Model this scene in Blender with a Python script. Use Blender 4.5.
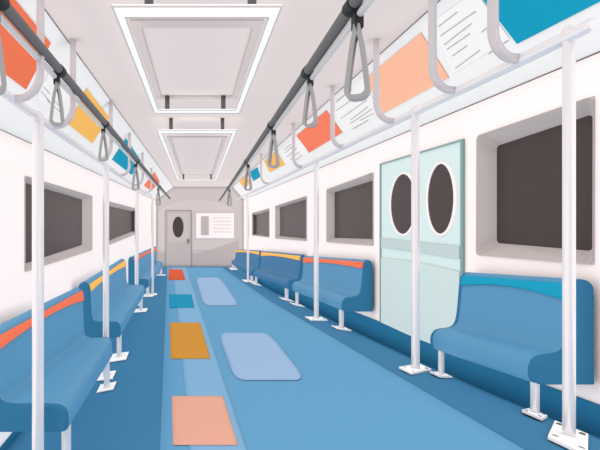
import bpy, bmesh, math
from mathutils import Vector, Matrix

sc = bpy.context.scene
C = sc.collection
for o in list(bpy.data.objects):
    bpy.data.objects.remove(o)

# ---------------------------------------------------------------- camera
E = 2.0                     # eye height above the world origin
F = 420.0                   # focal length in pixels of a 600 px wide frame
VX, VY = 197.0, 219.0       # vanishing point of the carriage
cd = bpy.data.cameras.new('camera')
cam = bpy.data.objects.new('camera', cd)
C.objects.link(cam)
cam.location = (0, 0, E)
cam.rotation_euler = (math.pi / 2, 0, 0)
cd.sensor_width = 36.0
cd.lens = F / 600 * 36
cd.shift_x = (300 - VX) / 600
cd.shift_y = (VY - 225) / 600
cd.clip_start = 0.05
sc.camera = cam

# ---------------------------------------------------------------- light
w = bpy.data.worlds.new('world')
sc.world = w
w.use_nodes = True
bg = w.node_tree.nodes['Background']
bg.inputs[0].default_value = (1.0, 0.985, 0.98, 1)
bg.inputs[1].default_value = 0.55
w.light_settings.distance = 0.14
w.light_settings.ao_factor = 0.76
sc.cycles.use_fast_gi = True
sc.cycles.fast_gi_method = 'ADD'
sc.cycles.max_bounces = 4
sc.cycles.diffuse_bounces = 1
sc.view_settings.view_transform = 'Standard'
sc.view_settings.look = 'None'
sc.view_settings.gamma = 1
sc.view_settings.use_curve_mapping = False
sc.view_settings.exposure = 0.0

# ---------------------------------------------------------------- materials
def lin(rgb):
    r = []
    for v in rgb:
        c = v / 255
        r.append(c / 12.92 if c <= 0.04045 else ((c + 0.055) / 1.055) ** 2.4)
    return (r[0], r[1], r[2], 1)

def mat(name, col, rough=0.6, spec=0.2, metal=0.0, emit=0.0, vary=0.012, scale=6.0):
    m = bpy.data.materials.new(name)
    m.use_nodes = True
    nt = m.node_tree
    b = nt.nodes['Principled BSDF']
    c = lin(col)
    tc = nt.nodes.new('ShaderNodeTexCoord')
    nz = nt.nodes.new('ShaderNodeTexNoise')
    nz.inputs['Scale'].default_value = scale
    mx = nt.nodes.new('ShaderNodeMix')
    mx.data_type = 'RGBA'
    mx.inputs['A'].default_value = (c[0] * (1 - vary), c[1] * (1 - vary), c[2] * (1 - vary), 1)
    mx.inputs['B'].default_value = (min(1, c[0] * (1 + vary)), min(1, c[1] * (1 + vary)), min(1, c[2] * (1 + vary)), 1)
    nt.links.new(tc.outputs['Object'], nz.inputs['Vector'])
    nt.links.new(nz.outputs['Fac'], mx.inputs['Factor'])
    nt.links.new(mx.outputs['Result'], b.inputs['Base Color'])
    b.inputs['Roughness'].default_value = rough
    b.inputs['Specular IOR Level'].default_value = spec
    b.inputs['Metallic'].default_value = metal
    if emit:
        b.inputs['Emission Color'].default_value = c
        b.inputs['Emission Strength'].default_value = emit
    return m

M = dict(
    wall=mat('wall_enamel', (247, 236, 234), 0.7, 0.1),
    panel=mat('advert_panel_enamel', (233, 232, 231), 0.7, 0.1),
    ceil=mat('ceiling_enamel', (218, 206, 203), 0.8, 0.05),
    ceil_grey=mat('ceiling_darker_grey', (197, 187, 185), 0.8, 0.05),
    seam=mat('dark_seam', (111, 102, 100), 0.8, 0.1),
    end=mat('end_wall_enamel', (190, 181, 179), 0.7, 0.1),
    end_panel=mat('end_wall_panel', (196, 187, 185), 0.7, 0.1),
    end_low=mat('end_reflection_and_board_grey', (178, 168, 166), 0.7, 0.1),
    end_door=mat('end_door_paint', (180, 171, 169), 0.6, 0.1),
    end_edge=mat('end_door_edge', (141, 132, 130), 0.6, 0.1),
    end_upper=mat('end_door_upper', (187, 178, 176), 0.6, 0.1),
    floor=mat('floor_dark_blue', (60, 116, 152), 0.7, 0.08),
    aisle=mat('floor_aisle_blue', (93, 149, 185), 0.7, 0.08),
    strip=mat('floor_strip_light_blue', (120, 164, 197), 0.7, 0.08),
    pale=mat('floor_pale_lavender', (144, 173, 204), 0.7, 0.08),
    base=mat('skirting_dark_blue', (40, 106, 142), 0.7, 0.08),
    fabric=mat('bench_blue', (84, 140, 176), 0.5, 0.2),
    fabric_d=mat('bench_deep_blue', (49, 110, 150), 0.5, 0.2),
    side=mat('bench_side_shaded_blue', (47, 106, 142), 0.6, 0.1),
    band_o=mat('band_orange', (232, 114, 82), 0.6, 0.1),
    band_y=mat('band_yellow', (243, 182, 88), 0.6, 0.1),
    band_t=mat('band_teal', (25, 147, 180), 0.6, 0.1),
    metal=mat('white_enamel_tube', (233, 230, 232), 0.25, 0.6, metal=0.35),
    hook=mat('pearl_grey_tube', (198, 191, 194), 0.35, 0.5, metal=0.2),
    plate=mat('white_plate', (248, 246, 246), 0.5, 0.2),
    bolt=mat('bolt_grey', (107, 99, 99), 0.5, 0.3),
    bar=mat('charcoal_bar', (100, 99, 99), 0.6, 0.15),
    bar_l=mat('silver_strip', (190, 189, 190), 0.4, 0.4),
    black=mat('black_rubber', (38, 38, 39), 0.5, 0.3),
    loop=mat('grey_strap', (150, 148, 149), 0.5, 0.3),
    lamp=mat('lamp_white', (252, 251, 251), 0.4, 0.2, emit=0.10),
    rod=mat('lamp_rod_grey', (92, 90, 91), 0.5, 0.3),
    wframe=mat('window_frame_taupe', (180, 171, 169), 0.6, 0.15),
    glass=mat('dark_window_glass', (66, 57, 56), 0.35, 0.25),
    door=mat('door_pale_aqua', (208, 226, 224), 0.5, 0.15),
    door_b=mat('door_reflection_grey', (186, 202, 202), 0.5, 0.15),
    door_l=mat('door_reflection_aqua', (198, 214, 212), 0.5, 0.15),
    door_e=mat('door_edge_green', (134, 161, 159), 0.6, 0.15),
    p_orange=mat('poster_orange', (230, 116, 82), 0.7, 0.05),
    p_coral=mat('poster_coral', (240, 126, 97), 0.7, 0.05),
    p_peach=mat('poster_peach', (242, 182, 152), 0.7, 0.05),
    p_yellow=mat('poster_yellow', (240, 183, 95), 0.7, 0.05),
    p_teal=mat('poster_teal', (23, 148, 180), 0.7, 0.05),
    t_red=mat('tile_red', (198, 84, 54), 0.7, 0.05),
    t_teal=mat('tile_teal', (21, 137, 170), 0.7, 0.05),
    t_must=mat('tile_mustard', (193, 137, 56), 0.7, 0.05),
    t_peach=mat('tile_peach', (212, 158, 138), 0.7, 0.05),
    sheet=mat('notice_sheet', (236, 234, 232), 0.7, 0.05),
    ink=mat('printed_line', (139, 135, 136), 0.8, 0.05),
    board=mat('board_white', (236, 226, 226), 0.6, 0.1),
    board_l=mat('board_line', (214, 204, 203), 0.7, 0.1),
)

# ---------------------------------------------------------------- helpers
def obj(name, verts, faces, m, parent=None, smooth=False, bevel=0):
    me = bpy.data.meshes.new(name)
    me.from_pydata([tuple(v) for v in verts], [], faces)
    me.materials.append(m)
    bm = bmesh.new()
    bm.from_mesh(me)
    bmesh.ops.recalc_face_normals(bm, faces=bm.faces)
    bm.to_mesh(me)
    bm.free()
    if smooth:
        for p in me.polygons:
            p.use_smooth = True
    me.update()
    o = bpy.data.objects.new(name, me)
    C.objects.link(o)
    if parent:
        o.parent = parent
        o.matrix_parent_inverse = Matrix.Translation(-Vector(parent.location))
    if bevel:
        b = o.modifiers.new('bevel', 'BEVEL')
        b.width = bevel
        b.segments = 2
        b.limit_method = 'ANGLE'
    return o

def struct(o):
    o['kind'] = 'structure'
    return o

def tag(o, label, cat, group=None):
    o['label'] = label
    o['category'] = cat
    if group:
        o['group'] = group
    return o

def thing(name, loc, label, cat, group=None):
    o = bpy.data.objects.new(name, None)
    o.empty_display_size = 0.1
    o.location = loc
    C.objects.link(o)
    return tag(o, label, cat, group)

class MB:
    def __init__(s):
        s.v, s.f = [], []
    def add(s, v, f):
        n = len(s.v)
        s.v += [Vector(x) for x in v]
        s.f += [[i + n for i in q] for q in f]
        return s
    def tube(s, pts, r, n=16, flat=None):
        pts = [Vector(p) for p in pts]
        vs, fs = [], []
        up = None
        for i, p in enumerate(pts):
            t = (pts[min(i + 1, len(pts) - 1)] - pts[max(i - 1, 0)]).normalized()
            if up is None:
                up = Vector((0, 1, 0)) if abs(t.y) < 0.8 else Vector((1, 0, 0))
            a = (up - t * up.dot(t)).normalized()
            up = a
            b = t.cross(a)
            rr = r[i] if isinstance(r, (list, tuple)) else r
            for k in range(n):
                an = 2 * math.pi * k / n
                vs.append(p + a * math.cos(an) * rr + b * math.sin(an) * rr)
        for i in range(len(pts) - 1):
            for k in range(n):
                k2 = (k + 1) % n
                fs.append([i * n + k, i * n + k2, (i + 1) * n + k2, (i + 1) * n + k])
        fs.append(list(range(n)))
        fs.append([(len(pts) - 1) * n + k for k in range(n)])
        return s.add(vs, fs)
    def hexa(s, a, b):
        """two quads a, b (4 points each) joined into a solid"""
        return s.add(list(a) + list(b), [[0, 1, 2, 3], [4, 5, 6, 7], [0, 1, 5, 4], [1, 2, 6, 5], [2, 3, 7, 6], [3, 0, 4, 7]])
    def box(s, c, d):
        x, y, z = [q / 2 for q in d]
        c = Vector(c)
        lo = [c + Vector(q) for q in ((-x, -y, -z), (x, -y, -z), (x, y, -z), (-x, y, -z))]
        hi = [q + Vector((0, 0, 2 * z)) for q in lo]
        return s.hexa(lo, hi)
    def build(s, name, m, parent=None, smooth=False, bevel=0):
        return obj(name, s.v, s.f, m, parent, smooth, bevel)

def autosmooth(o, deg=40):
    for e in o.data.polygons:
        e.use_smooth = True
    o.data.set_sharp_from_angle(angle=math.radians(deg))
    return o

def at(px, py, d):
    return Vector(((px - VX) * d / F, d, E - (py - VY) * d / F))

def hermite(pts, x):
    n = len(pts)
    if x <= pts[0][0]:
        return pts[0][1]
    if x >= pts[-1][0]:
        return pts[-1][1]
    def sl(i):
        a, b = max(i - 1, 0), min(i + 1, n - 1)
        return (pts[b][1] - pts[a][1]) / (pts[b][0] - pts[a][0])
    for i in range(n - 1):
        x0, y0 = pts[i]
        x1, y1 = pts[i + 1]
        if x <= x1:
            h = x1 - x0
            t = (x - x0) / h
            return ((2 * t ** 3 - 3 * t * t + 1) * y0 + (t ** 3 - 2 * t * t + t) * h * sl(i)
                    + (-2 * t ** 3 + 3 * t * t) * y1 + (t ** 3 - t * t) * h * sl(i + 1))

HR = [(-1.5, .55), (0, .68), (1.73, .89), (3, 1.05), (5, 1.24), (8, 1.48), (12.6, 1.85), (18.2, 2.05)]
HL = [(-1.5, 2.1), (0, 2.12), (3, 2.11), (5.2, 2.06), (6.5, 1.93), (9.5, 1.78), (13, 1.75), (18.2, 2.05)]
def drop(X, d):                  # how far the floor lies below eye level
    l, r = hermite(HL, d), hermite(HR, d)
    return hermite([(-1.9, l), (-1.1, l), (0, l + (r - l) * .47), (1.22, r), (1.45, r), (1.65, r + .035), (2.0, r + .15), (2.2, r + .2)], X)
def fz(X, d):
    return E - drop(X, d)
def on_floor(px, py, lift=0.0):
    lo, hi = 0.3, 18.1
    for _ in range(50):
        d = (lo + hi) / 2
        X = (px - VX) * d / F
        if VY + F * (drop(X, d) - lift) / d > py:
            lo = d
        else:
            hi = d
    X = (px - VX) * d / F
    return Vector((X, d, fz(X, d) + lift))

XL, XR, DB = -1.75, 2.0, 18.0
YN = -1.2
ZC = 1.38
CL, CR = -1.0, 1.53              # ceiling edges
ZPL, ZPR = 0.455 * 1.75, 0.415 * 2.0   # lower edges of the advert panels

# ---------------------------------------------------------------- floor
def grid_floor():
    xs = [XL - .1 + i * (XR - XL + .2) / 26 for i in range(27)]
    ds = [YN + i * (DB + .1 - YN) / 110 for i in range(111)]
    v, f = [], []
    for d in ds:
        for x in xs:
            v.append((x, d, fz(x, d)))
    n = len(xs)
    for j in range(len(ds) - 1):
        for i in range(n - 1):
            f.append([j * n + i, j * n + i + 1, (j + 1) * n + i + 1, (j + 1) * n + i])
    return obj('floor', v, f, M['floor'], smooth=True)
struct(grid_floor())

def poly_at(edge_l, edge_r, v):
    """edges: lists of (x, y) sorted by y; x at height v"""
    def ev(e):
        for i in range(len(e) - 1):
            if v <= e[i + 1][1] or i == len(e) - 2:
                t = (v - e[i][1]) / (e[i + 1][1] - e[i][1])
                return e[i][0] + t * (e[i + 1][0] - e[i][0])
    return ev(edge_l), ev(edge_r)

def floor_patch(name, el, er, y0, y1, m, lift, nr=60, nc=10):
    v, f = [], []
    for j in range(nr + 1):
        t = (j / nr) ** 1.6
        y = y0 + (y1 - y0) * t
        a, b = poly_at(el, er, y)
        for i in range(nc + 1):
            v.append(on_floor(a + (b - a) * i / nc, y, lift))
    for j in range(nr):
        for i in range(nc):
            q = j * (nc + 1) + i
            f.append([q, q + 1, q + nc + 2, q + nc + 1])
    o = obj(name, v, f, m, smooth=True)
    s = o.modifiers.new('thickness', 'SOLIDIFY')
    s.thickness = 0.001
    s.offset = 0
    return o

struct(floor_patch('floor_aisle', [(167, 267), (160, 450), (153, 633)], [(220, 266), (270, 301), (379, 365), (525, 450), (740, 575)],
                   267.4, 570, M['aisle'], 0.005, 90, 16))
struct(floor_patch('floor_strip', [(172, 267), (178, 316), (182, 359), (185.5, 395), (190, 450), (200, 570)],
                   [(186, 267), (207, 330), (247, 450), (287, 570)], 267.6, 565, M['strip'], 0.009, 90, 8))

def tile(quad, m, label, rnd=0.0, group='coloured tiles set in the aisle floor'):
    """quad TL, TR, BR, BL in the photograph, laid on the floor"""
    TL, TR, BR, BL = quad
    y0, y1 = TL[1], BL[1]
    nr = 24
    v, f = [], []
    nc = 10
    for j in range(nr + 1):
        t = j / nr
        a = TL[0] + (BL[0] - TL[0]) * t
        b = TR[0] + (BR[0] - TR[0]) * t
        k = 0
        if rnd:
            e = min(t, 1 - t)
            if e < rnd:
                q = 1 - e / rnd
                k = rnd * 0.55 * (1 - math.sqrt(max(0, 1 - q * q)))
        ww = b - a
        a, b = a + ww * k, b - ww * k
        for i in range(nc + 1):
            v.append(on_floor(a + (b - a) * i / nc, y0 + (y1 - y0) * t, 0.0125))
    for j in range(nr):
        for i in range(nc):
            q = j * (nc + 1) + i
            f.append([q, q + 1, q + nc + 2, q + nc + 1])
    o = obj('floor_tile', v, f, m, smooth=True)
    s = o.modifiers.new('thickness', 'SOLIDIFY')
    s.thickness = 0.001
    s.offset = 0
    return tag(o, label, 'floor tile', group)
tile([(168.5, 269.3), (182.5, 269.3), (185.3, 280), (168.5, 280)], M['t_red'], 'small red floor tile nearest the grey end door')
tile([(169, 294.3), (191.4, 294.3), (194.4, 307.8), (169.5, 307.8)], M['t_teal'], 'teal floor tile between the red and the mustard tiles')
tile([(169.7, 322.5), (200, 322.5), (210.5, 358.7), (170.5, 358.7)], M['t_must'], 'mustard yellow floor tile on the light blue aisle strip')
tile([(171.6, 396), (222.8, 396), (238, 445), (173, 445)], M['t_peach'], 'large peach pink floor tile closest to the front')
g2 = 'pale rounded patches on the aisle floor'  # pale lavender rounded quads laid over the aisle colour
tile([(195.5, 277.5), (220, 277.5), (239.5, 305.5), (204, 305.5)], M['pale'], 'smaller pale lavender rounded floor patch further down the aisle', 0.22, g2)
tile([(218, 332.7), (269, 332.7), (306, 380), (235, 380)], M['pale'], 'large pale lavender rounded floor patch beside the mustard tile', 0.22, g2)

# ---------------------------------------------------------------- ceiling
mb = MB()
mb.add([(CL, YN, E + ZC), (CR, YN, E + ZC), (CR, DB + .1, E + ZC), (CL, DB + .1, E + ZC)], [[0, 1, 2, 3]])
struct(mb.build('ceiling', M['ceil']))

def ceiling_border(name, x, d0, d1, wd):  # raised strips around a rectangle, darker than the ceiling
    z = E + ZC
    mb = MB()
    mb.box((-x + wd / 2, (d0 + d1) / 2, z - .006), (wd, d1 - d0, .012))
    mb.box((x - wd / 2, (d0 + d1) / 2, z - .006), (wd, d1 - d0, .012))
    wy = wd * 1.8
    mb.box((0, d0 + wy / 2, z - .006), (2 * x - 2 * wd, wy, .012))
    mb.box((0, d1 - wy / 2, z - .006), (2 * x - 2 * wd, wy, .012))
    struct(mb.build(name, M['ceil_grey']))
ceiling_border('ceiling_border_1', 0.46, 2.90, 4.80, 0.06)
ceiling_border('ceiling_border_2', 0.50, 7.0, 13.1, 0.055)

# advert panels: slanting from ceiling edge to wall
def slab(name, a, b, m):
    """a, b: (x, z) cross-section ends; runs the length of the car"""
    mb = MB()
    mb.add([(a[0], YN, E + a[1]), (b[0], YN, E + b[1]), (b[0], DB + .1, E + b[1]), (a[0], DB + .1, E + a[1])], [[0, 1, 2, 3]])
    return struct(mb.build(name, m))
slab('wall_right_cove', (CR, ZC), (XR, ZPR), M['panel'])
slab('wall_left_cove', (CL, ZC), (XL, ZPL), M['panel'])
def seam(name, x, z, r=0.0035):
    struct(MB().tube([(x, YN, E + z), (x, DB, E + z)], r, 6).build(name, M['seam']))
seam('trim_3', CR, ZC - .002)
seam('trim_4', CL, ZC - .002)
seam('trim_5', XR - .002, ZPR)
seam('trim_6', XL + .002, ZPL)

# ---------------------------------------------------------------- side walls with window recesses
def on_x(px, py, X):
    return at(px, py, F * X / (px - VX))

BASE_R = [(-1.5, .50), (2.084, .923), (2.386, .949), (3.767, 1.076), (4.59, 1.12), (8, 1.40), (12, 1.74), (18.2, 1.97)]
BASE_L = [(-1.5, 2.05), (3.7, 2.03), (6.5, 1.87), (9.5, 1.72), (13, 1.69), (18.2, 1.99)]
def base_h(side, d):
    return hermite(BASE_R if side > 0 else BASE_L, d)

wins_r = [
    ([(478, 136), (595, 96), (594.6, 264.6), (477.5, 255)], [(496.8, 146), (592.8, 114), (592.8, 251), (496.8, 243)]),
    ([(327, 189.5), (373.6, 172.4), (373.6, 245.6), (327, 242)], [(334.6, 192.5), (373, 180.5), (373, 239), (334.6, 238)]),
    ([(275.5, 206), (307, 196), (307, 241), (275.5, 238.4)], [(280, 207.5), (306, 199.5), (306, 238.5), (280, 236)]),
    ([(252.4, 213), (269.5, 208.4), (269.5, 237.5), (252.4, 235.4)], [(254.7, 215), (269, 211), (269, 236.2), (254.7, 234.3)]),
]
wins_l = [
    ([(24.5, 175.8), (91.8, 196), (91.8, 250), (24.5, 271.8)], [(25.2, 183), (82, 199.5), (82, 245), (25.2, 263.5)]),
    ([(107, 201), (136, 208.5), (136, 234), (107, 245.5)], [(108, 206), (133.3, 211.5), (133.3, 231), (108, 241)]),
]
def side_wall(side, wins, doorpx=None):
    X = XR if side > 0 else XL
    zp = E + (ZPR if side > 0 else ZPL)
    holes = []
    for outer, g in wins:
        pts = [on_x(p[0], p[1], X) for p in outer]
        d0, d1 = sorted((pts[0].y, pts[1].y))
        near, far = (1, 0) if side > 0 else (0, 1)
        pn, pf = pts[near], pts[far]
        bn, bf = pts[(2 if near == 1 else 3)], pts[(2 if far == 1 else 3)]
        holes.append((pn.y, pf.y, pn.z, pf.z, bn.z, bf.z))
    holes.sort()
    mb = MB()
    def seg(a, b):
        n = max(1, int((b - a) / 0.4))
        for i in range(n):
            u, v = a + (b - a) * i / n, a + (b - a) * (i + 1) / n
            mb.add([(X, u, zp), (X, v, zp), (X, v, E - base_h(side, v)), (X, u, E - base_h(side, u))], [[0, 1, 2, 3]])
    cur = YN
    for h in holes:
        seg(cur, h[0])
        mb.add([(X, h[0], zp), (X, h[1], zp), (X, h[1], h[3]), (X, h[0], h[2])], [[0, 1, 2, 3]])
        n = 6
        for i in range(n):
            t0, t1 = i / n, (i + 1) / n
            u, v = h[0] + (h[1] - h[0]) * t0, h[0] + (h[1] - h[0]) * t1
            mb.add([(X, u, h[4] + (h[5] - h[4]) * t0), (X, v, h[4] + (h[5] - h[4]) * t1), (X, v, E - base_h(side, v)), (X, u, E - base_h(side, u))], [[0, 1, 2, 3]])
        cur = h[1]
    seg(cur, DB + .1)
    struct(mb.build('wall_right' if side > 0 else 'wall_left', M['wall']))
    # skirting
    mb = MB()
    n = 60
    for i in range(n):
        u, v = YN + (DB - YN) * i / n, YN + (DB - YN) * (i + 1) / n
        q0 = [(X, u, E - base_h(side, u)), (X, v, E - base_h(side, v)), (X, v, fz(X, v) - .02), (X, u, fz(X, u) - .02)]
        q1 = [(X - side * .012, p[1], p[2]) for p in q0]
        mb.hexa(q0, q1)
    struct(mb.build('baseboard_right' if side > 0 else 'baseboard_left', M['base']))
    return holes

def corners_round(pts, r, n=5):
    """round a quad's corners (3-D points, coplanar)"""
    out = []
    for i in range(4):
        p, a, b = pts[i], pts[i - 1], pts[(i + 1) % 4]
        u, v = (a - p).normalized() * r, (b - p).normalized() * r
        s, e = p + u, p + v
        for k in range(n + 1):
            t = k / n
            out.append(s * (1 - t) ** 2 + p * 2 * t * (1 - t) + e * t * t)
    return out

wn = [0]
def window(side, outer, glass, label_r=0.03):
    wn[0] += 1
    X = XR if side > 0 else XL
    po = [on_x(p[0], p[1], X) for p in outer]
    # glass lies deeper in the wall; find the depth from the far edge
    far = 0 if side > 0 else 1
    dfar = po[far].y
    Xg = X + side * 0.10
    pg = [on_x(p[0], p[1], Xg) for p in glass]
    root = bpy.data.objects.new('window_%d' % wn[0], None)
    root.location = po[0]
    C.objects.link(root)
    struct(root)
    ring_o = corners_round([p + Vector((-side * .012, 0, 0)) for p in po], 0.035)
    ring_o2 = corners_round([p + Vector((side * .005, 0, 0)) for p in po], 0.035)
    ring_s = [p + Vector((side * .005, 0, 0)) for p in po]
    ring_g = corners_round(pg, 0.03)
    n = len(ring_o)
    v = ring_o2 + ring_o
    f = [[i, (i + 1) % n, n + (i + 1) % n, n + i] for i in range(n)]
    v = v + ring_g
    f += [[n + i, n + (i + 1) % n, 2 * n + (i + 1) % n, 2 * n + i] for i in range(n)]
    # square lip so that no gap shows at the rounded corners of the wall's opening
    m0 = len(v)
    v += [p + Vector((-side * .002, 0, 0)) for p in po]
    for c in range(4):
        k = n // 4
        for i in range(k - 1):
            f.append([m0 + c, n + c * k + i, n + c * k + i + 1])
    obj('window_frame', v, f, M['wframe'], root)
    # pane, with thickness
    g2 = [p + Vector((side * .012, 0, 0)) for p in ring_g]
    gl = [p * 1.0 for p in ring_g]
    c = sum(gl, Vector()) / n
    gl = [c + (p - c) * 1.002 for p in gl]
    g2 = [c + (p - c) * 1.002 + Vector((side * .012, 0, 0)) for p in gl]
    vv = gl + g2
    ff = [list(range(n)), list(range(n, 2 * n))] + [[i, (i + 1) % n, n + (i + 1) % n, n + i] for i in range(n)]
    obj('pane', vv, ff, M['glass'], root)

side_wall(1, wins_r)
side_wall(-1, wins_l)
for o_, g_ in wins_r:
    window(1, o_, g_)
for o_, g_ in wins_l:
    window(-1, o_, g_)

# ---------------------------------------------------------------- sliding double door in the right wall
def sliding_door():
    X = XR
    d0, d1 = F * X / (463 - VX), F * X / (382.5 - VX)
    dm = F * X / (415 - VX)
    ztop = E + 0.586
    root = bpy.data.objects.new('door_1', None)
    root.location = (X, (d0 + d1) / 2, E - 1.1)
    C.objects.link(root)
    struct(root)
    th = 0.012
    def leafpart(name, a, b, zt, zb, m, off, par, n=1):
        mb = MB()
        for i in range(n):
            u, v = a + (b - a) * i / n, a + (b - a) * (i + 1) / n
            zbu = zb(u) if callable(zb) else zb
            zbv = zb(v) if callable(zb) else zb
            ztu = zt(u) if callable(zt) else zt
            ztv = zt(v) if callable(zt) else zt
            q0 = [(X - off, u, ztu), (X - off, v, ztv), (X - off, v, zbv), (X - off, u, zbu)]
            q1 = [(X - off - th, p[1], p[2]) for p in q0]
            mb.hexa(q0, q1)
        return mb.build(name, m, par)
    def bot(d):
        return E - base_h(1, d) + .002
    for a, b, cx, rx, cy, ry in ((d0, dm - .006, 439.6, 13, 198.8, 35), (dm + .006, d1, 402, 12.3, 204, 30)):
        leaf = leafpart('door_leaf', a, b, ztop, bot, M['door'], .0, root, 6)
        reflections = [(-.205, -.30, M['door_b'])]
        for zt_, zb_, m_ in reflections:
            leafpart('reflection_band', a + .01, b - .01, E + zt_, E + zb_, m_, .010, leaf)  # reflection across the leaf, painted as a darker stripe
        leafpart('reflection_area', a + .01, b - .01, lambda d: E - .44 - .05 * math.sin(d * 1.3), bot, M['door_l'], .010, leaf, 10)  # reflection on the lower leaf, painted as a wavy-topped tint
        # oval window
        P = on_x(cx + 1, cy, X - .02)
        ryw = ry * P.y / F
        dn, df = F * (X - .02) / (cx + 1 + rx - VX), F * (X - .02) / (cx + 1 - rx - VX)
        rd = (df - dn) / 2
        cyw = (df + dn) / 2
        n = 40
        def oval(s1, s2, off):
            return [Vector((X - off, cyw + s1 * math.cos(2 * math.pi * k / n), P.z + s2 * math.sin(2 * math.pi * k / n))) for k in range(n)]
        r1, r2 = oval(rd + .035, ryw + .022, .012), oval(rd + .03, ryw + .018, .022)
        r3, r4 = oval(rd, ryw, .022), oval(rd, ryw, .012)
        v = r1 + r2 + r3 + r4
        f = []
        for q in range(3):
            f += [[q * n + k, q * n + (k + 1) % n, (q + 1) * n + (k + 1) % n, (q + 1) * n + k] for k in range(n)]
        obj('window_ring', v, f, M['wall'], leaf, True)
        v = oval(rd + .004, ryw + .004, .012) + oval(rd + .004, ryw + .004, .016)
        obj('oval_pane', v, [list(range(n)), list(range(n, 2 * n))] + [[k, (k + 1) % n, n + (k + 1) % n, n + k] for k in range(n)], M['glass'], leaf)
    mb = MB()
    for u in (d0 - .012, d1 + .012):
        mb.hexa([(X, u - .012, ztop + .012), (X, u + .012, ztop + .012), (X, u + .012, bot(u)), (X, u - .012, bot(u))],
                [(X - .022, u - .012, ztop + .012), (X - .022, u + .012, ztop + .012), (X - .022, u + .012, bot(u)), (X - .022, u - .012, bot(u))])
    mb.hexa([(X, d0, ztop), (X, d1, ztop), (X, d1, ztop + .012), (X, d0, ztop + .012)],
            [(X - .022, d0, ztop), (X - .022, d1, ztop), (X - .022, d1, ztop + .012), (X - .022, d0, ztop + .012)])
    mb.hexa([(X, dm - .006, ztop), (X, dm + .006, ztop), (X, dm + .006, bot(dm)), (X, dm - .006, bot(dm))],
            [(X - .010, dm - .006, ztop), (X - .010, dm + .006, ztop), (X - .010, dm + .006, bot(dm)), (X - .010, dm - .006, bot(dm))])
    mb.build('door_frame', M['door_e'], root)
sliding_door()

# ---------------------------------------------------------------- end wall
mb = MB()
mb.add([(XL - .1, DB, E - 2.3), (XR + .1, DB, E - 2.3), (XR + .1, DB, E + ZC + .1), (XL - .1, DB, E + ZC + .1)], [[0, 1, 2, 3]])
struct(mb.build('wall_back', M['end']))
def ep(px, py, off=0.0):
    return at(px, py, DB - off)
def endplate(name, pts, m, off, th, parent=None):
    a = [ep(p[0], p[1]) for p in pts]
    a0 = [Vector((p.x, DB - off, p.z)) for p in a]
    a1 = [Vector((p.x, DB - off - th, p.z)) for p in a]
    n = len(pts)
    return obj(name, a0 + a1, [list(range(n)), list(range(n, 2 * n))] + [[k, (k + 1) % n, n + (k + 1) % n, n + k] for k in range(n)], m, parent)
# arched upper panel; below it a reflection on the end wall, painted as a darker plate
arch = [(158, 250), (158, 213)]
for k in range(15):
    t = k / 14
    arch.append((158 + 78 * t, 213 - 14 * math.sin(math.pi * t) ** 0.6))
arch += [(236, 213), (236, 250)]
struct(endplate('wall_back_panel', arch, M['end_panel'], 0, .01))
low = [(158, 267.5), (158, 252)]
for k in range(1, 12):
    t = k / 11
    low.append((158 + 80 * t, 252 + 8 * math.sin(math.pi * t * .9) * (1 - t) - 14 * t * t + 2 * t))
low += [(239, 267.5)]
struct(endplate('wall_back_reflection', low, M['end_low'], .0, .015))

root = bpy.data.objects.new('door_2', None)
root.location = ep(178, 266)
C.objects.link(root)
struct(root)
endplate('door_frame', [(165.6, 267.4), (165.6, 210.4), (191.6, 210.4), (191.6, 267.4)], M['end_edge'], .016, .02, root)
leaf = endplate('door_leaf', [(166.2, 267.3), (166.2, 211), (191, 211), (191, 267.3)], M['end_door'], .036, .02, root)
endplate('upper_panel', [(168, 243), (168, 213), (189.5, 213), (189.5, 243)], M['end_upper'], .056, .01, leaf)
endplate('oval_pane', [(178.2 + 5.4 * math.cos(2 * math.pi * k / 30), 227 + 10.4 * math.sin(2 * math.pi * k / 30)) for k in range(30)], M['glass'], .066, .01, leaf)
endplate('door_handle', [(187.5, 243), (187.5, 239), (188.8, 239), (188.8, 243)], M['bolt'], .066, .05, leaf)

t = thing('notice_board', ep(215, 238), 'white notice board with a narrow grey panel, on the grey end wall', 'notice board')
endplate('board', [(196, 238.3), (196, 213), (234, 213), (234, 238.3)], M['board'], .015, .03, t)
endplate('grey_panel', [(201, 235), (201, 216.3), (208.7, 216.3), (208.7, 235)], M['end_low'], .045, .01, t)
mbx = MB()
for y in (217.5, 221, 224.5, 228, 231.5):
    a = [ep(p[0], p[1]) for p in ((213, y), (231, y), (231, y + .8), (213, y + .8))]
    mbx.hexa([(p.x, DB - .045, p.z) for p in a], [(p.x, DB - .050, p.z) for p in a])
mbx.build('printed_lines', M['board_l'], t)

# ---------------------------------------------------------------- posters and notices on the slanting panels
def cove_frame(side):
    if side > 0:
        a, b = Vector((CR, 0, E + ZC)), Vector((XR, 0, E + ZPR))
    else:
        a, b = Vector((CL, 0, E + ZC)), Vector((XL, 0, E + ZPL))
    dirv = (b - a).normalized()
    nrm = Vector((0, 1, 0)).cross(dirv)
    if nrm.z > 0:
        nrm = -nrm
    return a, nrm
def on_cove(px, py, side, off=0.004):
    a, n = cove_frame(side)
    a = a + n * off
    ray = at(px, py, 1.0) - Vector((0, 0, E))
    t = (a - Vector((0, 0, E))).dot(n) / ray.dot(n)
    return Vector((0, 0, E)) + ray * t
def poster(quad, side, m, label, group):
    a, n = cove_frame(side)
    q = [on_cove(p[0], p[1], side, .002) for p in quad]
    mb = MB().hexa(q, [p + n * .005 for p in q])
    return tag(mb.build('advert_poster', m), label, 'poster', group)
gl_, gr_ = 'advert posters above the left rail', 'advert posters above the right rail'
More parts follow.
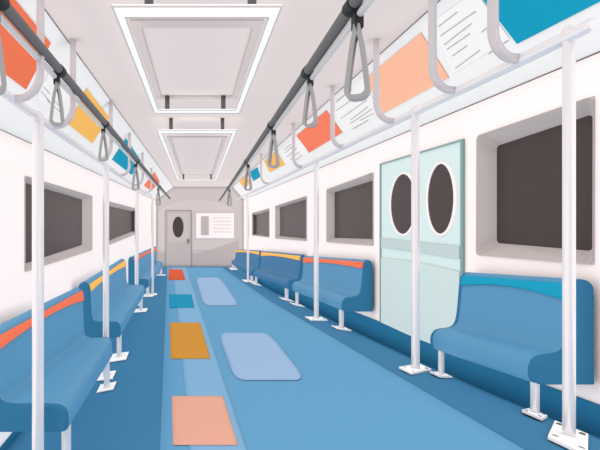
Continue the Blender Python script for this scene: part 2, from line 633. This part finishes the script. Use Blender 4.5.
poster([(-25, -49), (50.5, 42.7), (25.7, 89.3), (-45, 36)], -1, M['p_orange'], 'large orange poster cut by the left edge, above the left benches', gl_)
poster([(86.4, 88), (108.9, 117.3), (92.2, 143.3), (69, 124.4)], -1, M['p_yellow'], 'yellow poster on the left between the orange and the teal posters', gl_)
poster([(125.8, 138), (140.6, 160.3), (131.7, 174.9), (112, 159.4)], -1, M['p_teal'], 'teal poster on the left panel next after the yellow one', gl_)
poster([(154.3, 171.8), (160, 182), (151, 191), (144, 185.5)], -1, M['p_coral'], 'small red orange poster at the far end of the left panel', gl_)
poster([(455, -38), (517.5, 43.5), (622, -10), (565, -105)][::-1], 1, M['p_teal'], 'large teal blue poster at the top right corner', gr_)
poster([(421, 32.5), (449, 77.5), (383, 113.5), (366, 78)], 1, M['p_peach'], 'pale peach poster on the right panel above the sliding door', gr_)
poster([(326.5, 110), (342.4, 132.5), (309.4, 152.6), (296.5, 135.5)], 1, M['p_coral'], 'coral poster on the right panel between the peach and the yellow ones', gr_)
poster([(276.4, 150.5), (285, 164.6), (269.5, 172.4), (264.4, 161)], 1, M['p_yellow'], 'yellow poster on the right panel just past the coral one', gr_)
poster([(257.5, 167), (260.5, 176.6), (253.6, 181), (249.4, 172.4)], 1, M['p_teal'], 'small teal poster on the right panel between two yellow posters', gr_)
poster([(244, 176.6), (251, 182), (244.6, 188.6), (239.5, 182)], 1, M['p_yellow'], 'tiny yellow poster at the far end of the right panel', gr_)

def notice(quad, lines, side, label, wd=0.004):
    a, n = cove_frame(side)
    q = [on_cove(p[0], p[1], side, .0015) for p in quad]
    root = thing('text_notice', sum(q, Vector()) / 4, label, 'notice', 'printed notices between the posters')
    MB().hexa(q, [p + n * .002 for p in q]).build('sheet', M['sheet'], root)
    mb = MB()
    for l in lines:
        p, r = on_cove(l[0], l[1], side, .005), on_cove(l[2], l[3], side, .005)
        s = (r - p).normalized().cross(n) * wd / 2
        qq = [p - s, p + s, r + s, r - s]
        mb.hexa(qq, [x + n * .001 for x in qq])
    mb.build('text_lines', M['ink'], root)
def c4(x, y): return (420 + x * .3, y * .3)
def L4(*l): return [c4(a, b) + c4(c, d) for a, b, c, d in l]
notice([c4(35, 75), c4(185, -30), c4(300, 130), c4(110, 245)],
       L4((60, 90, 125, 40), (68, 120, 185, 38), (80, 150, 172, 78), (90, 165, 167, 112), (108, 187, 157, 152), (118, 228, 200, 167), (205, 108, 225, 92), (228, 180, 292, 135)), 1,
       'white notice with slanting printed lines between the peach and large teal posters', .0035)
def c3(x, y): return (280 + x * .26667, y * .26667)
notice([(331, 109), (364, 76), (379, 114), (346, 132)],
       [c3(*a) + c3(*b) for a, b in (((212, 380), (270, 335)), ((210, 415), (312, 345)), ((228, 445), (325, 375)), ((265, 450), (330, 400)), ((300, 452), (352, 425)))] +
       [(350, 124, 372, 109), (353, 129, 368, 120)], 1, 'white notice with slanting printed lines between the coral and peach posters', .005)
notice([(278, 151), (298, 134), (309, 153), (289, 164)],
       [(284, 150, 291, 144), (285, 153, 294, 145), (287, 157, 297, 148), (290, 160, 299, 152), (293, 162, 302, 155)], 1,
       'small white notice with lines between the yellow and coral posters', .008)
notice([(54, 62), (82, 92), (64, 118), (36, 98)],
       [(44, 87, 50, 94), (41, 91, 50, 102), (52, 99, 64, 110), (47, 100, 60, 112), (60, 84, 70, 95)], -1,
       'white notice with thin lines between the orange and yellow posters on the left', .004)

# ---------------------------------------------------------------- ceiling lamps
def ceiling_lamp(x0, x1, z, d0, d1, bw0, rods, label):
    root = thing('ceiling_lamp', (0, (d0 + d1) / 2, E + z), label, 'ceiling lamp', 'hanging rectangular ceiling lamps')
    zz = E + z
    h = .014
    outer = [(-x0, d0), (x0, d0), (x1, d1), (-x1, d1)]
    bx, by = bw0
    inner = [(-x0 + bx, d0 + by), (x0 - bx, d0 + by), (x1 - bx, d1 - by), (-x1 + bx, d1 - by)]
    def ring(pts, z):
        return [Vector((p[0], p[1], z)) for p in pts]
    v = ring(outer, zz) + ring(inner, zz) + ring(inner, zz + h) + ring(outer, zz + h)
    f = []
    for q in range(4):
        r = (q + 1) % 4
        f += [[q * 4 + k, q * 4 + (k + 1) % 4, r * 4 + (k + 1) % 4, r * 4 + k] for k in range(4)]
    fr = obj('lamp_frame', v, f, M['lamp'], root, bevel=.003)
    # thin grey edge line along the inner lip
    e = [(p[0], p[1]) for p in inner]
    mb = MB()
    for pts, zq in ((inner, zz - .001), (outer, zz - .001)):
        for k in range(4):
            a, b = pts[k], pts[(k + 1) % 4]
            mb.tube([(a[0], a[1], zq), (b[0], b[1], zq)], .0055, 6)
    mb.build('edge_line', M['ceil_grey'], fr)
    for px, d in rods:
        xx = (px - VX) * d / F
        MB().tube([(xx, d, zz + h - .002), (xx, d, zz + .05), (xx, d, E + ZC - .005)], .026, 12).build('hanging_rod', M['rod'], root, True)
ceiling_lamp(.48, .48, 1.2, 2.37, 4.76, (.055, .13), [(149, 2.42), (252, 2.42), (167.3, 4.70), (223.3, 4.70)], 'large white rectangular lamp frame hanging nearest, by dark rods')
ceiling_lamp(.545, .60, 1.2, 5.68, 13.1, (.055, .2), [(171, 5.75), (222.5, 5.75), (183.5, 12.95), (211, 12.95)], 'smaller looking white rectangular lamp frame further along the ceiling')

# ---------------------------------------------------------------- overhead rails, poles and hooks
RR = dict(x=1.53, z=.75)
def rail_r(px):
    d = F * RR['x'] / (px - VX)
    return Vector((RR['x'], d, E + RR['z']))
def rail_l(px):
    o = VX - px
    d = 436.8 / (o - 10.9)
    return Vector((-(1.04 + .026 * d), d, E + .735 - .008 * d))
def lerp(a, b, t): return a + (b - a) * t

mb = MB()
mb.tube([(1.53, 1.62, E + .75), (1.53, 1.63, E + .75), (1.53, 16.5, E + .75)], [.02, .028, .028], 18)
tag(autosmooth(mb.build('hand_rail', M['metal'])), 'long white tubular rail running above the right benches and door', 'rail')
pts = [Vector((-(1.04 + .026 * d), d, E + .735 - .008 * d)) for d in (-1.0, 1, 3, 5, 7, 8.5, 9.3)]
pts += [Vector((-1.26, 9.5, E + .65)), Vector((-1.20, 9.64, E + .63)), Vector((-1.12, 9.72, E + .60))]
px_, pd_ = -1.035, 9.78
pts += [Vector((-1.06, 9.77, E + .55)), Vector((px_, pd_, E + .45)), Vector((px_, pd_, fz(px_, pd_)))]
mb = MB().tube(pts, .030, 16)
rl = thing('hand_rail', (px_, pd_, fz(px_, pd_)), 'white rail above the left benches, its far end bent down into a pole', 'rail')
autosmooth(mb.build('rail_tube', M['metal'], rl))

def bolt_parent(parent, plate):
    return parent if parent.parent else plate

def base_plate(name, x, d, s, parent, thk=.012, bolts=True, skew=0):
    if x > 0:
        e1, e2 = (0, .8 * s * max(1, d / 3)), (1.5 * s, 1.6 * s)
    else:
        e1, e2 = (0, s), (s, 0)
    def on(a, b):
        return x + a * e2[0] + b * e1[0], d + a * e2[1] + b * e1[1]
    P = [on(-1, -1), on(1, -1), on(1, 1), on(-1, 1)]
    q0 = [Vector((a, b, fz(a, b) + .007)) for a, b in P]
    q1 = [p + Vector((0, 0, thk)) for p in q0]
    pl = MB().hexa(q0, q1).build(name, M['plate'], parent)
    if bolts:
        for a, b in ((-.68, -.68), (.68, -.68), (.68, .68), (-.68, .68)):
            bx, by = on(a, b)
            z = fz(bx, by) + thk
            MB().tube([(bx, by, z), (bx, by, z + .006)], s * .11, 8).build('bolt', M['bolt'], bolt_parent(parent, pl))
    return pl
base_plate('base_plate', px_, pd_, .10, rl)

def pole(P, x, d, r, s, label):
    z0 = fz(x, d)
    root = thing('grab_pole', (x, d, z0), label, 'pole', 'white floor to rail poles')
    zt = P.z - E
    mb = MB()
    top = E + zt + .045
    mb.tube([(x, d, z0 + .005), (x, d, top - r * .8), (x, d, top - r * .35), (x, d, top - r * .08), (x, d, top)], [r, r, r * .85, r * .5, r * .1], 20)
    autosmooth(mb.build('pole_tube', M['metal'], root), 60)
    base_plate('base_plate', x, d, s, root)
for pxx, s, lab in ((569, .105, 'white pole at the far right, in front of the near right bench'),
                    (415.5, .105, 'white pole standing in front of the aqua sliding door'),
                    (316.3, .10, 'white pole in front of the orange banded right bench'),
                    (248, .11, 'farthest white pole on the right, by the yellow banded benches')):
    p = rail_r(pxx)
    pole(p, p.x, p.y, {569: .0215, 415.5: .027, 316.3: .031, 248: .036}[pxx], s, lab)
for pxx, lab in ((38, 'thick white pole nearest on the left, before the nearest orange banded bench'),
                 (106, 'white pole between the nearest and second left benches'),
                 (136.7, 'white pole between the second and third left benches')):
    p = rail_l(pxx)
    pole(p, p.x, p.y, .040, .11, lab)

def jhook(rod_px, end, side, label, group):
    """rod from the ceiling, bent outwards to carry the rail"""
    d = end.y
    x = (rod_px - VX) * d / F
    tipx = end.x
    z1 = end.z + .005
    dx = tipx - x
    R = abs(dx) * .75
    pts = [Vector((x, d, E + ZC + .0)), Vector((x, d, E + ZC - .02)), Vector((x, d, z1 + R * 1.3))]
    for k in range(9):
        a = math.pi / 2 * k / 8
        pts.append(Vector((x + math.copysign(R, dx) * (1 - math.cos(a)), d, z1 + R * 1.3 - R * 1.3 * math.sin(a))))
    pts.append(Vector((tipx + math.copysign(.02, dx), d, z1)))
    r = [.023] * len(pts)
    mb = MB().tube(pts, r, 14)
    o = autosmooth(mb.build('rail_hook', M['hook']), 50)
    tag(o, label, 'hook', group)
ords = ['nearest', 'second', 'third', 'fourth', 'fifth', 'sixth']
noteR = ['grey curved rail hook crossing the large teal poster', 'grey curved rail hook at the right corner of the peach poster',
         'grey curved rail hook over the left side of the peach poster', 'grey curved rail hook over the right corner of the coral poster',
         'grey curved rail hook between the coral and yellow posters on the right', 'grey curved rail hook farthest along the right rail']
for (rod, ex), lab in zip(((493, 522), (432.5, 458), (376.3, 396), (332.5, 344.5), (293.5, 303), (261, 269.5)), noteR):
    jhook(rod, rail_r(ex), 1, lab, 'curved hooks holding the right rail')
noteL = ['grey curved rail hook crossing the large orange poster', 'grey curved rail hook between the orange and yellow left posters',
         'grey curved rail hook between the yellow and teal left posters', 'grey curved rail hook over the right of the teal left poster',
         'grey curved rail hook just past the teal left poster', 'grey curved rail hook over the small red orange far poster']
for (rod, ex), lab in zip(((40.5, 12), (73, 51), (110.8, 97), (129.5, 119.5), (142.6, 133.8), (151.5, 144.5)), noteL):
    jhook(rod, rail_l(ex), -1, lab, 'curved hooks holding the left rail')

# ---------------------------------------------------------------- strap bars with strap handles
def strap_bar(A, B, side, label):
    A, B = Vector(A), Vector(B)
    u = (B - A).normalized()
    A2 = A - u * 2.2
    root = thing('strap_bar', A, label, 'bar')
    r = .030
    autosmooth(MB().tube([A2, A, B], r, 14).build('dark_bar', M['bar'], root))
    off = Vector((-.030 * side, 0, -.046))
    autosmooth(MB().tube([A2 + off, A + off, B + off], .018, 10).build('silver_strip', M['bar_l'], root))
    return A, B
def strap(P, L, W, r, yaw, label, group):
    root = thing('hanging_strap', P, label, 'strap handle', group)
    s = L / .41
    # clamp around the bar
    MB().tube([P + Vector((0, -.035 * s, 0)), P + Vector((0, .035 * s, 0))], r + .006, 14).build('clamp', M['black'], root)
    cz = P.z - r - .005
    P = P + Vector((-math.copysign(.024, yaw) * s, 0, 0))
    cb = MB().box(P + Vector((0, 0, -r - .035 * s)), (.042 * s, .05 * s, .085 * s)).build('connector', M['black'], root, bevel=.006)
    top = P.z - r - .065 * s
    bot = P.z - L
    H = top - bot
    path = []
    hw = W / 2
    rb = hw
    # teardrop: pointed top, round bottom
    rc = hw * .75
    right = [(hw * .10, top), (hw * .22, top - H * .12)]
    for k in range(8):
        right.append((hw * (.22 + .78 * ((k + 1) / 8) ** .75), top - H * .12 - (H * .88 - rc) * (k + 1) / 8))
    for k in range(1, 9):
        an = math.pi / 2 * k / 8
        right.append((hw - rc + rc * math.cos(an), bot + rc - rc * math.sin(an)))
    path = right + [(-a, b) for a, b in reversed(right)]
    n = len(path)
    ca, sa = math.cos(yaw), math.sin(yaw)
    v, f = [], []
    tk, wd = .010 * s, .028 * s
    for k in range(n):
        a, b = path[k - 1], path[(k + 1) % n]
        tx, tz = b[0] - a[0], b[1] - a[1]
        l = math.hypot(tx, tz) or 1
        nx, nz = tz / l, -tx / l
        x0, z0 = path[k]
        for sx, sy in ((-1, -1), (1, -1), (1, 1), (-1, 1)):
            xx, yy, z2 = x0 + nx * tk * sx, wd * sy, z0 + nz * tk * sx
            v.append(Vector((P.x + xx * ca - yy * sa, P.y + xx * sa + yy * ca, z2)))
    for k in range(n):
        k2 = (k + 1) % n
        for q in range(4):
            q2 = (q + 1) % 4
            f.append([k * 4 + q, k * 4 + q2, k2 * 4 + q2, k2 * 4 + q])
    autosmooth(obj('loop', v, f, M['loop'], root), 50)
def on_line(A, B, px):
    lo, hi = 0.0, 1.0
    def X(t):
        p = A + (B - A) * t
        return VX + F * p.x / p.y
    up = X(1) > X(0)
    for _ in range(50):
        m = (lo + hi) / 2
        if (X(m) < px) == up:
            lo = m
        else:
            hi = m
    return A + (B - A) * lo
AR, BR = strap_bar(at(357, -1.5, 1.90), at(219.5, 200.5, 17), -1, 'dark grey overhead bar with hanging straps, right of the lamps')
AL, BL = strap_bar(at(-4, -4, 1.90), at(170, 198.5, 16), 1, 'dark grey overhead bar with hanging straps, left of the lamps')
gr = 'strap handles on the right bar'
for px, Lp, lab in ((352, 92, 'grey strap handle nearest on the right bar, beside the peach poster'),
                    (307, 54, 'second nearest grey strap handle on the right bar, over the coral poster'),
                    (271, 42, 'third grey strap handle on the right bar, near the right yellow poster'),
                    (246.4, 29, 'fourth grey strap handle on the right bar, by the small teal poster'),
                    (228.4, 18, 'tiny farthest strap handle on the right bar')):
    p = on_line(AR, BR, px)
    strap(p, Lp * p.y / F, Lp * p.y / F * .21, .030, -.5, lab, gr)
gl = 'strap handles on the left bar'
for px, Lp, lab in ((-1, 92, 'grey strap handle cut by the left edge of the picture'),
                    (60, 54, 'grey strap handle between the orange and yellow posters on the left bar'),
                    (105.5, 37, 'grey strap handle on the left bar beside the teal poster'),
                    (137.4, 29, 'fourth grey strap handle on the left bar, past the teal poster'),
                    (159.4, 19, 'tiny farthest strap handle on the left bar')):
    p = on_line(AL, BL, px)
    strap(p, Lp * p.y / F, Lp * p.y / F * .21, .030, .45, lab, gl)

# ---------------------------------------------------------------- benches
PROF = [(0.0, 0.0), (0.0, .30), (0.0, .62), (0.0, .88), (.03, .96), (.10, 1.0), (.18, .995), (.25, .95), (.285, .86), (.31, .70),
        (.335, .55), (.365, .43), (.42, .345), (.52, .30), (.66, .285), (.80, .275), (.90, .255), (.965, .21), (1.0, .14), (.985, .06), (.94, 0.02), (.85, 0.0), (.45, 0.0)]
def cr(p0, p1, p2, p3, t):
    return tuple(.5 * (2 * p1[i] + (p2[i] - p0[i]) * t + (2 * p0[i] - 5 * p1[i] + 4 * p2[i] - p3[i]) * t * t + (3 * p1[i] - p0[i] - 3 * p2[i] + p3[i]) * t ** 3) for i in (0, 1))
PROF_LEFT = [(0.0, 0.0), (0.0, .30), (0.0, .62), (0.0, .88), (.03, .96), (.10, 1.0), (.18, .995), (.24, .95), (.27, .86), (.285, .70),
             (.295, .55), (.305, .42), (.34, .32), (.45, .288), (.62, .285), (.80, .285), (.92, .275), (.985, .225), (1.0, .14), (1.0, .06), (.975, .01), (.85, 0.0), (.45, 0.0)]
def dense(PROF):
    out = []
    n = len(PROF)
    for i in range(n):
        if i == n - 1 or i == 0 or i == 1:
            out.append(PROF[i])
            continue
        p0, p1, p2, p3 = PROF[i - 1], PROF[i], PROF[(i + 1) % n], PROF[(i + 2) % n]
        for k in range(3):
            out.append(cr(p0, p1, p2, p3, k / 3))
    return out
DP_RIGHT, DP_LEFT = dense(PROF), dense(PROF_LEFT)
def bench(side, d0, d1, P0, P1, fabric, band, label, bandw=(.13, .07, .16), leg=(.03, .07), legs=(.05, .95), shade=None):
    """P = (x back, x front, z top, z bottom), all as distances from the eye line, at the near and far end"""
    def P(t):
        return [lerp(a, b, t) for a, b in zip(P0, P1)]
    def pt(u, v, t, extra=0):
        xb, xf, zt, zb = P(t)
        return Vector((side * lerp(xb, xf, u), lerp(d0, d1, t), E - lerp(zb, zt, v)))
    root = thing('bench_seat', (side * P(.5)[1], lerp(d0, d1, .5), fz(side * P(.5)[1], lerp(d0, d1, .5))), label, 'bench',
                 'blue benches along the left wall' if side < 0 else 'blue benches along the right wall')
    DP = DP_RIGHT if side > 0 else DP_LEFT
    n = len(DP)
    st = 14
    e = .04 / (d1 - d0)
    v, f = [], []
    for j in range(st + 1):
        t = lerp(e, 1 - e, j / st)
        for u, w_ in DP:
            v.append(pt(u, w_, t))
    for j in range(st):
        for k in range(n):
            k2 = (k + 1) % n
            f.append([j * n + k, j * n + k2, (j + 1) * n + k2, (j + 1) * n + k])
    f += [list(range(n)), [st * n + k for k in range(n)]]
    body = autosmooth(obj('seat_shell', v, f, fabric, root), 40)
    # side panels, rounded at the rim; darker blue paints in their shading
    for ta, tb in ((0, e), (1, 1 - e)):
        v, f = [], []
        for tt, s in ((ta, .965), (lerp(ta, tb, .25), .99), (tb, 1.006)):
            cu = sum(p[0] for p in DP) / n
            for k, (u, w_) in enumerate(DP):
                # shrink towards the local mid line
                a, b = DP[k - 1], DP[(k + 1) % n]
                tx, ty = b[0] - a[0], b[1] - a[1]
                l = math.hypot(tx, ty) or 1
                nx, ny = -ty / l, tx / l
                g = (s - 1) * .5
                v.append(pt(u + nx * g, w_ + ny * g, tt))
        for q in range(2):
            for k in range(n):
                k2 = (k + 1) % n
                f.append([q * n + k, q * n + k2, (q + 1) * n + k2, (q + 1) * n + k])
        f += [list(range(n)), [2 * n + k for k in range(n)]]
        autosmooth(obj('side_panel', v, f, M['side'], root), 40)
    # coloured band under the top edge of the backrest
    fr = [p for p in DP if .14 < p[0] < .33 and p[1] > .6]
    vtop = .975
    def frontpoint(vv):
        for a, b in zip(fr, fr[1:]):
            if a[1] >= vv >= b[1]:
                q = (a[1] - vv) / ((a[1] - b[1]) or 1)
                return lerp(a[0], b[0], q) + .016, vv + .004
        return (fr[0][0] + .004, min(vv, 1) + .006) if vv > fr[0][1] else (fr[-1][0] + .016, vv)
    v, f = [], []
    ns, nb = 24, 7
    for j in range(ns + 1):
        t = lerp(e, 1 - e, j / ns)
        q = j / ns
        wq = bandw[0] * (1 - q) ** 2 + 2 * bandw[1] * .5 * q * (1 - q) * 2 * .5 + bandw[2] * q * q
        wq = max(wq, .045)
        for k in range(nb):
            vv = vtop - .02 - wq * k / (nb - 1)
            u, w_ = frontpoint(vv)
            v.append(pt(u, w_, t))
    for j in range(ns):
        for k in range(nb - 1):
            a = j * nb + k
            f.append([a, a + 1, a + nb + 1, a + nb])
    bo = obj('headrest_band', v, f, band, root, True)
    sm = bo.modifiers.new('thickness', 'SOLIDIFY')
    sm.thickness = .012
    sm.offset = 0
    # legs
    r, s = leg
    for t in legs:
        xb, xf, zt, zb = P(t)
        x = side * (xf + (.03 if side > 0 else .04))
        d = lerp(d0, d1, t)
        z0 = fz(x, d)
        lg = autosmooth(MB().tube([(x, d, z0 + .004), (x, d, E - zb + .01)], r, 16).build('leg', M['metal'], root))
        base_plate('base_plate', x, d, s, lg)

# right side, near to far
bench(1, 2.08, 3.00, (1.97, 1.67, .302, .825), (1.95, 1.66, .38, .93), M['fabric'], M['band_t'],
      'nearest right bench, blue with a teal band along its top', leg=(.019, .075), legs=(.035, .90), bandw=(.17, .02, .13))
bench(1, 4.70, 7.35, (1.97, 1.63, .46, 1.04), (1.93, 1.66, .645, 1.26), M['fabric'], M['band_o'],
      'blue right bench with an orange band, just past the sliding door', leg=(.028, .085), legs=(.05, .90))
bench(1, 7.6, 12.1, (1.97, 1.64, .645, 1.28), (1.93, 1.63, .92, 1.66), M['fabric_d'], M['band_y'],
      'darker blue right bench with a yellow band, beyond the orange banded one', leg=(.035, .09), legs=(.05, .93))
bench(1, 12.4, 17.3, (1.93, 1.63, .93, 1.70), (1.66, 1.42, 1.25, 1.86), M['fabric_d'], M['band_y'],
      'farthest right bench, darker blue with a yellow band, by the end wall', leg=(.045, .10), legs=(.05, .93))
# left side
bench(-1, 3.10, 5.34, (1.72, .96, .87, 1.58), (1.58, 1.07, .865, 1.75), M['fabric'], M['band_o'],
      'nearest left bench, blue with a wide orange band', leg=(.036, .10), legs=(.06, .90), bandw=(.13, .02, .15))
bench(-1, 5.85, 8.6, (1.66, 1.07, .885, 1.66), (1.60, 1.07, .81, 1.55), M['fabric'], M['band_y'],
      'second left bench, blue with a yellow band', leg=(.036, .12), legs=(.05, .90))
bench(-1, 9.5, 13.3, (1.56, 1.10, .86, 1.56), (1.36, 1.08, .86, 1.53), M['fabric'], M['band_o'],
      'farthest left bench, blue with a slim orange band, near the end door', leg=(.04, .14), legs=(.05, .93))
